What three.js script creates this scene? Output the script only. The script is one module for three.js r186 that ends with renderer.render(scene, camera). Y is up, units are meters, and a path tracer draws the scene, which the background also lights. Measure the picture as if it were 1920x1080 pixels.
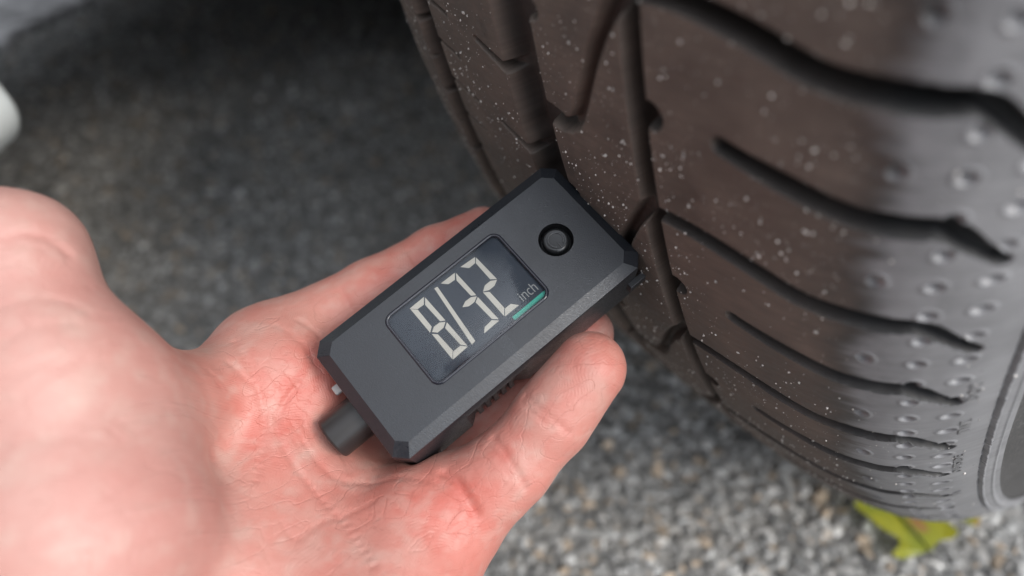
import * as THREE from 'three';
import { ConvexGeometry } from 'three/addons/geometries/ConvexGeometry.js';
import { FontLoader } from 'three/addons/loaders/FontLoader.js';
import { TextGeometry } from 'three/addons/geometries/TextGeometry.js';
import { RoundedBoxGeometry } from 'three/addons/geometries/RoundedBoxGeometry.js';
import { mergeGeometries, mergeVertices, toCreasedNormals } from 'three/addons/utils/BufferGeometryUtils.js';
import { Brush, Evaluator, SUBTRACTION, ADDITION } from 'three-bvh-csg';

// ------------------------------------------------------------------ camera, sky, sun, exposure
const scene = new THREE.Scene();
const CAM = new THREE.Vector3(0.14788, 0.32708, 0.40191), YAW = -1.0469, PITCH = -0.70754, ROLL = -0.12132, FPX = 1293.27;
const camera = new THREE.PerspectiveCamera(45.326, 16 / 9, 0.02, 400);
const cF = new THREE.Vector3(Math.sin(YAW) * Math.cos(PITCH), Math.sin(PITCH), -Math.cos(YAW) * Math.cos(PITCH));
const cR0 = new THREE.Vector3().crossVectors(cF, new THREE.Vector3(0, 1, 0)).normalize(), cU0 = new THREE.Vector3().crossVectors(cR0, cF);
const cR = cR0.clone().multiplyScalar(Math.cos(ROLL)).addScaledVector(cU0, Math.sin(ROLL));
const cU = cU0.clone().multiplyScalar(Math.cos(ROLL)).addScaledVector(cR0, -Math.sin(ROLL));
camera.matrix.makeBasis(cR, cU, cF.clone().negate()); camera.matrix.setPosition(CAM);
camera.matrix.decompose(camera.position, camera.quaternion, camera.scale);
camera.focus = 0.155; camera.userData.fStop = 6.0;
scene.add(camera);

// an overcast sky: an even white cloud sheet, a little brighter round the veiled sun
const SUN = new THREE.Vector3(0.76, 0.62, -0.18).normalize();
{
  const w = 256, h = 128, d = new Float32Array(w * h * 4);
  for (let j = 0; j < h; j++) for (let i = 0; i < w; i++) {
    const el = (j + 0.5) / h * Math.PI - Math.PI / 2, az = (i + 0.5) / w * 2 * Math.PI - Math.PI;
    const dx = Math.cos(el) * Math.cos(az), dy = Math.sin(el), dz = Math.cos(el) * Math.sin(az);
    const c = dx * SUN.x + dy * SUN.y + dz * SUN.z, up = Math.max(0, dy);
    const wob = 0.06 * Math.sin(az * 3 + 4 * el) + 0.05 * Math.sin(az * 7 - el * 9 + 1.3);
    let v = (0.20 + 0.20 * up) * (1 + wob) + 2.4 * Math.pow(Math.max(0, 0.5 + 0.5 * c), 6);
    const k = (j * w + i) * 4;
    d[k] = v * 0.95; d[k + 1] = v * 1.0; d[k + 2] = v * 1.09; d[k + 3] = 1;
  }
  const t = new THREE.DataTexture(d, w, h, THREE.RGBAFormat, THREE.FloatType);
  t.mapping = THREE.EquirectangularReflectionMapping; t.minFilter = t.magFilter = THREE.LinearFilter; t.wrapS = THREE.RepeatWrapping; t.needsUpdate = true;
  scene.background = t; scene.environment = t;
}
const sun = new THREE.DirectionalLight(0xfff4e6, 1.5);
sun.position.copy(SUN).multiplyScalar(5); sun.target.position.set(0, 0.2, 0.2);
sun.castShadow = true; sun.shadow.radius = 40; sun.shadow.mapSize.set(2048, 2048);
Object.assign(sun.shadow.camera, { left: -2.5, right: 2.5, top: 2.5, bottom: -2.5, near: 0.5, far: 12 });
scene.add(sun, sun.target);
const EXPOSURE = 1.5;

// ------------------------------------------------------------------ helpers
function rng(seed) { let a = seed >>> 0; return () => { a = (a + 0x6D2B79F5) | 0; let t = Math.imul(a ^ (a >>> 15), 1 | a); t = (t + Math.imul(t ^ (t >>> 7), 61 | t)) ^ t; return ((t ^ (t >>> 14)) >>> 0) / 4294967296; }; }
const hash3 = (x, y, z) => { let h = Math.imul(x | 0, 374761393) + Math.imul(y | 0, 668265263) + Math.imul(z | 0, 2147483647 - 61); h = Math.imul(h ^ (h >>> 13), 1274126177); h ^= h >>> 16; return (h >>> 0) / 4294967296; };
function noise3(x, y, z) {
  const xi = Math.floor(x), yi = Math.floor(y), zi = Math.floor(z); let fx = x - xi, fy = y - yi, fz = z - zi;
  fx = fx * fx * (3 - 2 * fx); fy = fy * fy * (3 - 2 * fy); fz = fz * fz * (3 - 2 * fz);
  const L = (a, b, t) => a + (b - a) * t;
  return L(L(L(hash3(xi, yi, zi), hash3(xi + 1, yi, zi), fx), L(hash3(xi, yi + 1, zi), hash3(xi + 1, yi + 1, zi), fx), fy),
    L(L(hash3(xi, yi, zi + 1), hash3(xi + 1, yi, zi + 1), fx), L(hash3(xi, yi + 1, zi + 1), hash3(xi + 1, yi + 1, zi + 1), fx), fy), fz) * 2 - 1;
}
const fbm = (x, y, z, o = 4) => { let s = 0, a = 0.5; for (let i = 0; i < o; i++) { s += a * noise3(x, y, z); x = x * 2.03 + 7.1; y = y * 2.03 + 3.7; z = z * 2.03 + 1.9; a *= 0.5; } return s; };
const clamp = (v, a, b) => Math.min(b, Math.max(a, v));
const sstep = (a, b, v) => { const t = clamp((v - a) / (b - a), 0, 1); return t * t * (3 - 2 * t); };
const lerp = (a, b, t) => a + (b - a) * t;
const V3 = (x, y, z) => new THREE.Vector3(x, y, z);
function dataTex(w, h, fn, srgb, repeat = true) {   // fn(u,v) -> [r,g,b] 0..1
  const d = new Uint8Array(w * h * 4);
  for (let j = 0; j < h; j++) for (let i = 0; i < w; i++) { const c = fn((i + 0.5) / w, (j + 0.5) / h, i, j), k = (j * w + i) * 4; d[k] = clamp(c[0], 0, 1) * 255; d[k + 1] = clamp(c[1], 0, 1) * 255; d[k + 2] = clamp(c[2], 0, 1) * 255; d[k + 3] = 255; }
  const t = new THREE.DataTexture(d, w, h); t.magFilter = t.minFilter = THREE.LinearFilter; t.wrapS = t.wrapT = repeat ? THREE.RepeatWrapping : THREE.ClampToEdgeWrapping;
  if (srgb) t.colorSpace = THREE.SRGBColorSpace; t.needsUpdate = true; return t;
}
const toS = (l) => l <= 0.0031308 ? l * 12.92 : 1.055 * Math.pow(l, 1 / 2.4) - 0.055;
function mesh(name, geo, mat, parent = scene) { const m = new THREE.Mesh(geo, mat); m.name = name; m.castShadow = m.receiveShadow = true; parent.add(m); return m; }
function group(name, label, category, kind) { const g = new THREE.Group(); g.name = name; if (label) g.userData.label = label; if (category) g.userData.category = category; if (kind) g.userData.kind = kind; scene.add(g); return g; }
const STD = (o) => new THREE.MeshStandardMaterial(o), PHY = (o) => new THREE.MeshPhysicalMaterial(o);
const lin = (r, g, b) => new THREE.Color().setRGB(r, g, b);
// a photograph pixel (1920 x 1080) gives a direction from the camera
const rayDir = (px, py) => cF.clone().addScaledVector(cR, (px - 960) / FPX).addScaledVector(cU, -(py - 540) / FPX);
const onGround = (px, py, y = 0) => { const d = rayDir(px, py); return CAM.clone().addScaledVector(d, (y - CAM.y) / d.y); };

// ------------------------------------------------------------------ ground: asphalt
{
  const tex = dataTex(512, 512, (u, v) => { const n = fbm(u * 60, v * 60, 1, 3), m = fbm(u * 9, v * 9, 5, 3); const l = 0.22 + 0.09 * n + 0.05 * m; return [toS(l * 1.02), toS(l), toS(l * 0.95)]; }, true);
  tex.repeat.set(260, 260);
  const bmp = dataTex(512, 512, (u, v) => { const n = 0.5 + 0.5 * fbm(u * 90, v * 90, 9, 3); return [n, n, n]; }); bmp.repeat.set(260, 260);
  const g = mesh('asphalt_ground', new THREE.PlaneGeometry(260, 260).rotateX(-Math.PI / 2), STD({ map: tex, bumpMap: bmp, bumpScale: 0.002, roughness: 0.85 }));
  g.userData.kind = 'structure'; g.userData.label = 'rough grey asphalt under the car and the tyre'; 
}
{ // the chippings bedded in the asphalt, near enough to be seen singly but beyond counting
  const R = rng(11), base = new THREE.IcosahedronGeometry(1, 1), bp = base.attributes.position;
  for (let i = 0; i < bp.count; i++) { const v = V3().fromBufferAttribute(bp, i); const k = 1 + 0.28 * noise3(v.x * 1.7 + 3, v.y * 1.7, v.z * 1.7); bp.setXYZ(i, v.x * k, v.y * k * 0.8, v.z * k); }
  base.computeVertexNormals();
  const N = 150000, im = new THREE.InstancedMesh(base, STD({ color: 0xffffff, roughness: 0.62 }), N);
  im.name = 'asphalt_chippings'; im.userData = { kind: 'stuff', label: 'pale and dark stone chippings bedded in the asphalt', category: 'gravel' };
  const M = new THREE.Matrix4(), q = new THREE.Quaternion(), e = new THREE.Euler(), c = new THREE.Color();
  let n = 0, guard = 0;
  const tmp = V3();
  while (n < N && guard++ < N * 30) {
    const r = 1.78 * Math.pow(R(), 0.72), az = R() * Math.PI * 2;
    const x = 0.05 + r * Math.cos(az), z = 0.30 + r * Math.sin(az);
    tmp.set(x, 0, z).sub(CAM); const depth = tmp.dot(cF); if (depth < 0.1) continue;
    const sx = tmp.dot(cR) / depth * FPX, sy = -tmp.dot(cU) / depth * FPX;
    if (Math.abs(sx) > 2300 || Math.abs(sy) > 1700) { if (R() > 0.25) continue; }
    const s = (0.0015 + 0.0024 * Math.pow(R(), 1.6)) * (1 + 0.9 * clamp(r - 0.35, 0, 1.2));
    e.set(R() * 6.3, R() * 6.3, R() * 6.3); q.setFromEuler(e);
    M.compose(tmp.set(x, s * (-0.35 + 0.4 * R()), z), q, V3(s * (0.8 + 0.5 * R()), s * (0.6 + 0.3 * R()), s * (0.8 + 0.5 * R())));
    im.setMatrixAt(n, M);
    const t = R(), big = 0.5 + 0.5 * noise3(x * 9, 2, z * 9);
    let l = 0.19 + 0.20 * R() * (0.6 + 0.8 * big); if (t > 0.93) l = 0.44 + 0.2 * R(); if (t < 0.34) l *= 0.58;
    const warm = t > 0.55 && t < 0.62 ? 0.25 : 0.04 * (R() - 0.3);
    c.setRGB(l * (1 + warm), l, l * (0.97 - warm * 0.9)); im.setColorAt(n, c); n++;
  }
  im.count = n; im.castShadow = im.receiveShadow = true; scene.add(im);
}
{  // ragged pale slab added to stand in for daylit ground past the bumper
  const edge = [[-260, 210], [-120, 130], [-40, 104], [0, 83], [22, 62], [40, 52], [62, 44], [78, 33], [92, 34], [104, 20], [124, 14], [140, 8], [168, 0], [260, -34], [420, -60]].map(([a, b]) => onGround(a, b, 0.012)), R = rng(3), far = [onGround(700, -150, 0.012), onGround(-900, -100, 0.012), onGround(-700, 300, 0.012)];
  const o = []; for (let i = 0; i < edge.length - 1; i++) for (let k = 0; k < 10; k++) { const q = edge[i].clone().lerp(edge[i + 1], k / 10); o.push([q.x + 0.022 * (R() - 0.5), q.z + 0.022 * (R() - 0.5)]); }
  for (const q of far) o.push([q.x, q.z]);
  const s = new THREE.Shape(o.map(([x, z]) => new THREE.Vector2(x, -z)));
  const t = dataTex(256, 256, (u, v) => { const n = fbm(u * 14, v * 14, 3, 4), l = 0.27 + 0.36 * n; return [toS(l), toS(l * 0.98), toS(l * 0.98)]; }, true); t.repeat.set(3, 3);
  const g = mesh('lit_ground_strip', new THREE.ExtrudeGeometry(s, { depth: 0.013, bevelEnabled: false }).rotateX(-Math.PI / 2).translate(0, 0, 0), STD({ map: t, roughness: 0.9 })); g.userData = { kind: 'structure', label: 'ragged pale slab added for the daylit ground beyond the car shade' };
}
console.log('ground done');

// ------------------------------------------------------------------ tyre
const HUB = 0.322;                                   // height of the wheel centre
const PROF = [[-0.072, 0.262], [-0.0715, 0.28], [-0.068, 0.295], [-0.0625, 0.3065], [-0.056, 0.3145], [-0.047, 0.3205], [-0.036, 0.3248], [-0.02, 0.3279], [0.0, 0.3294], [0.02, 0.3299], [0.036, 0.33], [0.066, 0.3294], [0.084, 0.3279], [0.098, 0.3252], [0.108, 0.3215], [0.1146, 0.3173], [0.1205, 0.3104], [0.1244, 0.3032], [0.1258, 0.2995], [0.1264, 0.2975]];
const profCurve = new THREE.SplineCurve(PROF.map(([x, r]) => new THREE.Vector2(x, r)));
const NP = 2400, profPts = profCurve.getSpacedPoints(NP), profLen = profCurve.getLength();
function profAt(t) { const f = clamp(t, 0, 1) * NP, i = Math.min(NP - 1, Math.floor(f)), k = f - i; return [lerp(profPts[i].x, profPts[i + 1].x, k), lerp(profPts[i].y, profPts[i + 1].y, k), profPts[i + 1].x - profPts[i].x, profPts[i + 1].y - profPts[i].y]; }
const PITCH_A = 0.136;
const LONG = [[66, -0.2285], [68.6, -0.2275], [76.5, -0.2277], [87.8, -0.2355], [97.8, -0.2471], [106.1, -0.251], [110.4, -0.2523], [114.7, -0.253], [117.8, -0.2653], [120.5, -0.279]];
const SHORT = [[83.6, -0.1593], [89.9, -0.1652], [96.8, -0.1715], [104.2, -0.1788], [110.6, -0.1805], [114.7, -0.1815], [117.6, -0.1929], [120.3, -0.2051]];
for (const L of [LONG, SHORT]) { const q = new THREE.SplineCurve(L.map(([a, b]) => new THREE.Vector2(a, b * 330))).getPoints(30); L.length = 0; for (const p of q) L.push([p.x, p.y / 330]); }
const SLANT = [[65.5, -0.092], [63, -0.0993], [59.2, -0.1159], [55.3, -0.1368], [51.2, -0.164], [48.6, -0.1795], [46.6, -0.1885], [44, -0.1925], [41, -0.192], [37, -0.190]];
const CUT2 = [[13.2, -0.161], [22.7, -0.1722], [27, -0.1735]];
function segDist(px, py, L, sc) {                    // nearest point of polyline; x in mm, y = angle * sc (mm)
  let best = 1e9, bu = 0; const n = L.length - 1;
  for (let i = 0; i < n; i++) {
    const ax = L[i][0], ay = L[i][1] * sc, dx = L[i + 1][0] - ax, dy = L[i + 1][1] * sc - ay;
    const t = clamp(((px - ax) * dx + (py - ay) * dy) / (dx * dx + dy * dy), 0, 1), ex = px - ax - dx * t, ey = py - ay - dy * t, d = ex * ex + ey * ey;
    if (d < best) { best = d; bu = (i + t) / n; }
  }
  return [Math.sqrt(best), bu];
}
const wrapTo = (th, c) => { let t = (th - c) % PITCH_A; if (t > PITCH_A / 2) t -= PITCH_A; if (t < -PITCH_A / 2) t += PITCH_A; return c + t; };
const groove = (d, hw, wall) => 1 - sstep(hw - wall * 0.5, hw + wall * 0.5, d);   // 1 inside, 0 outside
function treadDepth(x, th) {                         // x in mm, returns depth in mm (positive = inward)
  let dep = 0; const sc = 330;
  const put = (v) => { if (v > dep) dep = v; };
  if (x > 20 && x < 41) put(6.6 * sstep(23.4, 25.6 + 0.5 * noise3(th * 90, 0, 3), x) * (1 - sstep(36.4, 37.6, x)));
  if (x > 60 && x < 70) put(6.4 * sstep(63.2, 64.4, x) * (1 - sstep(67.3, 68.3, x)));
  if (x > -26 && x < -5) put(6.4 * sstep(-21.5, -20, x) * (1 - sstep(-9.9, -9.0, x)));
  if (x > -58 && x < -42) put(3.0 * sstep(-53, -51.5, x) * (1 - sstep(-48.5, -47, x)));
  if (x > 60) {
    for (const [L, c, isLong] of [[LONG, -0.25, 1], [SHORT, -0.18, 0]]) {
      const t0 = wrapTo(th, c);
      for (const t of [t0, t0 + PITCH_A, t0 - PITCH_A]) {
        if (t > c + 0.1 || t < c - 0.1) continue;
        const [d, u] = segDist(x, t * sc, L, sc);
        const hw = (isLong ? 2.0 : 1.95) * (1 - 0.62 * sstep(0.6, 1, u)) * (isLong ? lerp(0.75, 1, sstep(0.05, 0.4, u)) : lerp(0.75, 1, sstep(0, 0.3, u)));
        const depth = 6.4 * (1 - 0.62 * sstep(0.62, 0.98, u));
        if (d < hw + 1) put(depth * groove(d, hw, 0.42));
      }
    }
    for (const k of [-0.0695, 0]) {                  // small scallops on the groove's outer wall
      const t = wrapTo(th, -0.157 + (k ? 0 : -0.0695) * 0), d = Math.hypot(x - 69, (t + 0.157) * sc);
      if (d < 4) put(5 * groove(d, 2.6, 0.6));
    }
  }
  if (x > 34 && x < 67) {
    for (const k of [-PITCH_A, 0, PITCH_A]) {
      const t = wrapTo(th, -0.145) + k; if (t > -0.05 || t < -0.24) continue;
      const [d, u] = segDist(x, t * sc, SLANT, sc);
      const hw = lerp(2.0, 1.3, sstep(0, 0.25, u)) + 1.2 * sstep(0.72, 0.9, u);
      if (d < hw + 1) put((3.4 - 0.8 * sstep(0.2, 0.6, u) + 1.6 * sstep(0.75, 0.9, u)) * groove(d, hw, 1.0));
    }
    const t = wrapTo(th, -0.121), d = Math.hypot(x - 38.5, (t + 0.121) * sc); if (d < 4) put(4.5 * groove(d, 2.0, 0.6));
  }
  if (x > 8 && x < 30) {
    for (const k of [0, 1]) { const t = wrapTo(th, -0.167 - k * 0.068) + k * 0.068; const [d, u] = segDist(x, t * sc, CUT2, sc); const hw = 0.7 + 0.9 * u; if (d < hw + 1) put((2 + 4 * u) * groove(d, hw, 0.6)); }
  }
  if (x > -12 && x < 8) {
    const p = PITCH_A / 4; let t = (th + 0.1815 - (x + 8.7) * -0.0006) % p; if (t > p / 2) t -= p; if (t < -p / 2) t += p;
    const i = Math.round((th + 0.1815 - t) / p), end = 0.5 + 4 * hash3(i & 3, 5, 2);
    if (x < end) put(3 * groove(Math.abs(t) * sc, 0.45, 0.5));
  }
  if (x > -58 && x < -18) {
    const p = PITCH_A / 4; let t = (th + 0.178 - (x + 20) * -0.0014) % p; if (t > p / 2) t -= p; if (t < -p / 2) t += p;
    const i = Math.round((th + 0.178 - t) / p), wide = (i & 1) === 0;
    put((wide ? 4 : 2.5) * groove(Math.abs(t) * sc, wide ? 0.9 : 0.4, 0.6));
  }
  if (x > -22 && x < -8) {                            // dark cross cuts in the groove floor
    const p = PITCH_A / 4; let t = (th + 0.18) % p; if (t > p / 2) t -= p; if (t < -p / 2) t += p;
    const i = Math.round((th + 0.18 - t) / p); const hw = (i & 1) === 0 ? 1.5 : 0.5;
    if (dep > 5) put(dep + 3.2 * groove(Math.abs(t) * sc, hw, 0.8));
  }
  // shallow moulded dimples in rows round the shoulder, each with a fine raised rim
  const dimple = (cx, step, ph, rx, dd) => {
    if (Math.abs(x - cx) > 3) return;
    let t = (th - ph) % step; if (t > step / 2) t -= step; if (t < -step / 2) t += step;
    const d = Math.hypot((x - cx) / rx, t * sc / (rx * 1.25)); if (d < 1.6) { const v = dd * (1 - sstep(0.45, 1.0, d)) - 0.2 * Math.exp(-Math.pow((d - 1.15) / 0.22, 2)); if (dep < 0.3) dep = Math.abs(v) > 0.01 ? v : dep; }
  };
  dimple(120.0, 0.0234, -0.2178, 1.0, 0.75); dimple(115.1, 0.0226, -0.2197, 1.05, 0.75); dimple(108.4, PITCH_A / 2, -0.2862, 1.25, 0.6);
  return dep;
}
function treadPoint(t, th, out) {
  const [x, r, tx, tr] = profAt(t), L = Math.hypot(tx, tr), xm = x * 1000;
  let d = treadDepth(xm, th);
  // ridge where shoulder turns into sidewall, with a torn moulding flash
  const fl = 0.35 + 0.3 * noise3(th * 300, 1, 1) + 0.45 * Math.max(0, noise3(th * 900, 4, 2));
  if (xm > 123) { const k = xm - 124.3; d += (0.2 + 0.6 * Math.max(0, fl)) * Math.exp(-k * k / 0.012); d -= (0.35 + 0.5 * Math.max(0, fl)) * Math.exp(-Math.pow(k - 0.33, 2) / 0.02); d -= 0.22 * sstep(0.2, 0.6, k) * (1 - sstep(1.25, 1.5, k)) + 0.25 * Math.exp(-Math.pow(k - 1.3, 2) / 0.012); d += 0.5 * sstep(1.35, 1.75, k); }
  d += 0.05 * fbm(xm * 0.35, th * 110, 3, 3);
  d /= 1000;
  const nx = -tr / L, nr = tx / L; // outward normal (profile runs inner to outer)
  const X = x - nx * d, Rr = r - nr * d;
  out[0] = X; out[1] = HUB + Rr * Math.sin(th); out[2] = Rr * Math.cos(th); return out;
}
function treadGrid(th0, th1, nth, ts) {
  const ns = ts.length, pos = new Float32Array((nth + 1) * ns * 3), uv = new Float32Array((nth + 1) * ns * 2), o = [0, 0, 0]; let k = 0;
  for (let i = 0; i <= nth; i++) { const th = lerp(th0, th1, i / nth); for (let j = 0; j < ns; j++) { treadPoint(ts[j], th, o); pos.set(o, k * 3); uv[k * 2] = (th + 1.3) / 1.65; uv[k * 2 + 1] = ts[j]; k++; } }
  const idx = new Uint32Array(nth * (ns - 1) * 6); k = 0;
  for (let i = 0; i < nth; i++) for (let j = 0; j < ns - 1; j++) { const a = i * ns + j, b = a + 1, c = a + ns, d = c + 1; idx[k++] = a; idx[k++] = c; idx[k++] = b; idx[k++] = b; idx[k++] = c; idx[k++] = d; }
  const g = new THREE.BufferGeometry(); g.setAttribute('position', new THREE.BufferAttribute(pos, 3)); g.setAttribute('uv', new THREE.BufferAttribute(uv, 2)); g.setIndex(new THREE.BufferAttribute(idx, 1)); g.computeVertexNormals(); return g;
}
const tyre = group('tyre', 'black car tyre dusted brown across its grooved tread', 'tyre');
const treadMaps = (() => {
  const W = 2048, H = 1024, col = new Uint8Array(W * H * 4), rgh = new Uint8Array(W * H * 4);
  for (let j = 0; j < H; j++) {
    const [x] = profAt((j + 0.5) / H), xm = x * 1000;
    for (let i = 0; i < W; i++) {
      const th = (i + 0.5) / W * 1.65 - 1.3, y = th * 330;
      // road dust rubbed onto the running surface; it ends in ragged fingers on the shoulder
      const finger = 4.0 * fbm(y * 0.12, 3, 1, 3) + 1.6 * noise3(y * 0.5, 8, xm * 0.05) + 0.8 * noise3(y * 1.6, xm * 0.15, 4);
      let dust = 1 - sstep(-7, 3.5, xm - (106 + finger * 0.55 + 1.2 * fbm(xm * 0.7, y * 0.7, 21, 2)));
      const mott = fbm(xm * 0.12, y * 0.12, 7, 4), fine = fbm(xm * 1.1, y * 1.1, 2, 2), scr = noise3(xm * 0.25 + y * 0.1, y * 2.2, 6);
      const wide = xm > 68 ? Math.max(treadDepth(xm, th), treadDepth(xm, th + 0.0013), treadDepth(xm, th - 0.0013)) : treadDepth(xm, th), inG = sstep(0.6, 4.2, wide); dust *= 1 - 0.72 * inG; dust *= clamp(0.86 + 0.4 * mott + 0.2 * fine, 0, 1.15);
      // beyond a ragged strip of bare rubber a broad grey sheen is painted into the shoulder colour
      const paintedSheen = sstep(-2.5, 4, xm - (106.5 + 0.8 * finger + 1.0 * noise3(y * 0.45, 31, 2) + 1.5 * fbm(xm * 0.25, y * 0.9, 41, 2))) * (1 - 0.95 * sstep(0.78, 1.0, wide)) * clamp(0.92 + 0.28 * fbm(xm * 0.3, y * 0.15, 12, 3) + 0.08 * fine, 0.3, 1.1);
      const d = clamp(dust, 0, 1.2), rub = lerp(0.019 * (1 + 0.25 * mott), 0.23, paintedSheen);
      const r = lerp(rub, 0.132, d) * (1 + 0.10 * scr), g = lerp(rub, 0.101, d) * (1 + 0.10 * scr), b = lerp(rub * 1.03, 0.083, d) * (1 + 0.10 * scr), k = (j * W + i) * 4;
      col[k] = toS(r) * 255; col[k + 1] = toS(g) * 255; col[k + 2] = toS(b) * 255; col[k + 3] = 255;
      const ro = clamp(lerp(0.36 + 0.08 * fine + 0.10 * mott, 0.74 + 0.12 * fine, clamp(dust + 1.6 * inG, 0, 1)), 0.2, 1) * 255; rgh[k] = rgh[k + 1] = rgh[k + 2] = ro; rgh[k + 3] = 255;
    }
  }
  const mk = (d, s) => { const t = new THREE.DataTexture(d, W, H); t.magFilter = t.minFilter = THREE.LinearFilter; t.wrapS = THREE.RepeatWrapping; t.wrapT = THREE.ClampToEdgeWrapping; if (s) t.colorSpace = THREE.SRGBColorSpace; t.needsUpdate = true; return t; };
  return { map: mk(col, true), roughnessMap: mk(rgh, false) };
})();
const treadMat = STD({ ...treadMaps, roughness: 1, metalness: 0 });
{
  const coarseT = [];
  // pack more rows where the shoulder comes close to the camera
  const ts = []; let t = 0; while (t < 1) { ts.push(t); const x = profAt(t)[0]; t += (x < -0.05 ? 0.9 : x < 0.06 ? 0.45 : x < 0.121 ? 0.3 : 0.14) / 1000 / profLen; } ts.push(1);
  for (let j = 0; j <= 110; j++) coarseT.push(j / 110);
  const a = treadGrid(-0.95, 0.1, 1200, ts), b1 = treadGrid(0.1, 2 * Math.PI - 0.95, 900, coarseT);
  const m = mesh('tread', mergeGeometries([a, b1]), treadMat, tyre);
  m.userData.label = 'brown dusted grooved tread with black shiny shoulder';
}
const rubber = STD({ color: lin(0.022, 0.022, 0.023), roughness: 0.5 });
{ // sidewalls: outer one carries finely ribbed band
  const rib = dataTex(1024, 256, (u, v, i, j) => { const n = 0.5 + 0.42 * Math.sin(i / 1024 * Math.PI * 2 * 128) * (v > 0.2 ? 1 : 0) + 0.12 * noise3(i * 0.5, j * 0.5, 3); return [n, n, n]; }); rib.repeat.set(16, 1);
  const spk = dataTex(1024, 256, (u, v, i, j) => { const s = Math.max(0, noise3(i * 0.7, j * 0.7, 9) - 0.5) * 0.7; const l = 0.04 + 0.012 * fbm(u * 30, v * 20, 3, 3) + s * 0.6; return [toS(l * 1.03), toS(l), toS(l * 0.97)]; }, true); spk.repeat.set(16, 1);
  const wallMat = STD({ map: spk, bumpMap: rib, bumpScale: 0.00006, roughness: 0.55 });
  const outer = [[0.1256, 0.2974], [0.1262, 0.293], [0.1275, 0.286], [0.1300, 0.270], [0.1305, 0.255], [0.127, 0.238], [0.121, 0.226], [0.115, 0.219], [0.108, 0.216]];
  const lath = (pts, n) => { const g = new THREE.LatheGeometry(pts.map(([x, r]) => new THREE.Vector2(r, x)), n); return g; };
  const toAxle = (g) => g.applyMatrix4(new THREE.Matrix4().makeBasis(V3(0, 0, 1), V3(1, 0, 0), V3(0, 1, 0))).translate(0, HUB, 0);
  const c1 = new THREE.SplineCurve(outer.map(([x, r]) => new THREE.Vector2(x, r))).getSpacedPoints(90).map((p) => [p.x, p.y]);
  mesh('sidewall', toAxle(lath(c1, 720)), wallMat, tyre).userData.label = 'finely ribbed outer sidewall speckled with dust';
  const inner = [[-0.072, 0.262], [-0.070, 0.245], [-0.062, 0.23], [-0.05, 0.218], [-0.04, 0.216]];
  mesh('sidewall', toAxle(lath(inner, 240)), rubber, tyre);
  // wheel rim (out of frame, closes the tyre)
  const metal = STD({ color: lin(0.35, 0.36, 0.37), metalness: 0.9, roughness: 0.35 });
  const rim = mesh('wheel_rim', toAxle(lath([[-0.045, 0.2175], [-0.04, 0.205], [0.06, 0.198], [0.1, 0.205], [0.112, 0.2172], [0.108, 0.200], [0.095, 0.19], [0.085, 0.12], [0.09, 0.05], [0.088, 0.0005]], 120)), metal, tyre);
  for (let k = 0; k < 5; k++) { const a = k / 5 * Math.PI * 2; mesh('spoke', new RoundedBoxGeometry(0.02, 0.16, 0.045, 3, 0.006).translate(0, 0.115, 0).rotateX(a).translate(0.095, HUB, 0), metal, rim); }
}
console.log('tyre done');
const font = await new FontLoader().loadAsync('fonts/droid/droid_sans_bold.typeface.json');
const fontR = await new FontLoader().loadAsync('fonts/droid/droid_sans_regular.typeface.json');
{ // small raised moulding letters round the shoulder
  const letterM = STD({ color: lin(0.16, 0.16, 0.162), roughness: 0.34 });  // grey to match the sheen painted on the shoulder
  const put = (txt, thA, size) => {
    const g = new TextGeometry(txt, { font, size: size, depth: 0.25, curveSegments: 4, bevelEnabled: false }); g.computeBoundingBox();
    const w = g.boundingBox.max.x, P = g.attributes.position;
    for (let i = 0; i < P.count; i++) {
      // letters run along the circumference (upwards), their tops toward the tread
      const a = P.getX(i), up = P.getY(i), dz = P.getZ(i);
      const th = thA + a / 1000 / 0.309, x = 0.12235 - up / 1000 * 0.42;
      let lo = 0, hi = 1; for (let s = 0; s < 26; s++) { const m = (lo + hi) / 2; profAt(m)[0] < x ? lo = m : hi = m; }
      const [X, r, tx, tr] = profAt(lo), L = Math.hypot(tx, tr), h = (dz - 0.05) / 1000; const nx = -tr / L, nr = tx / L;
      const rr = r + nr * h; P.setXYZ(i, X + nx * h, HUB + rr * Math.sin(th), rr * Math.cos(th));
    }
    g.computeVertexNormals(); const m = mesh('raised_lettering', g, letterM, tyre); return w;
  };
  put('DOT', -0.342, 2.6); put('TWI', -0.392, 2.6); put('OUTSIDE', -0.478, 2.3); put('TA', -0.556, 2.5);
}
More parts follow.
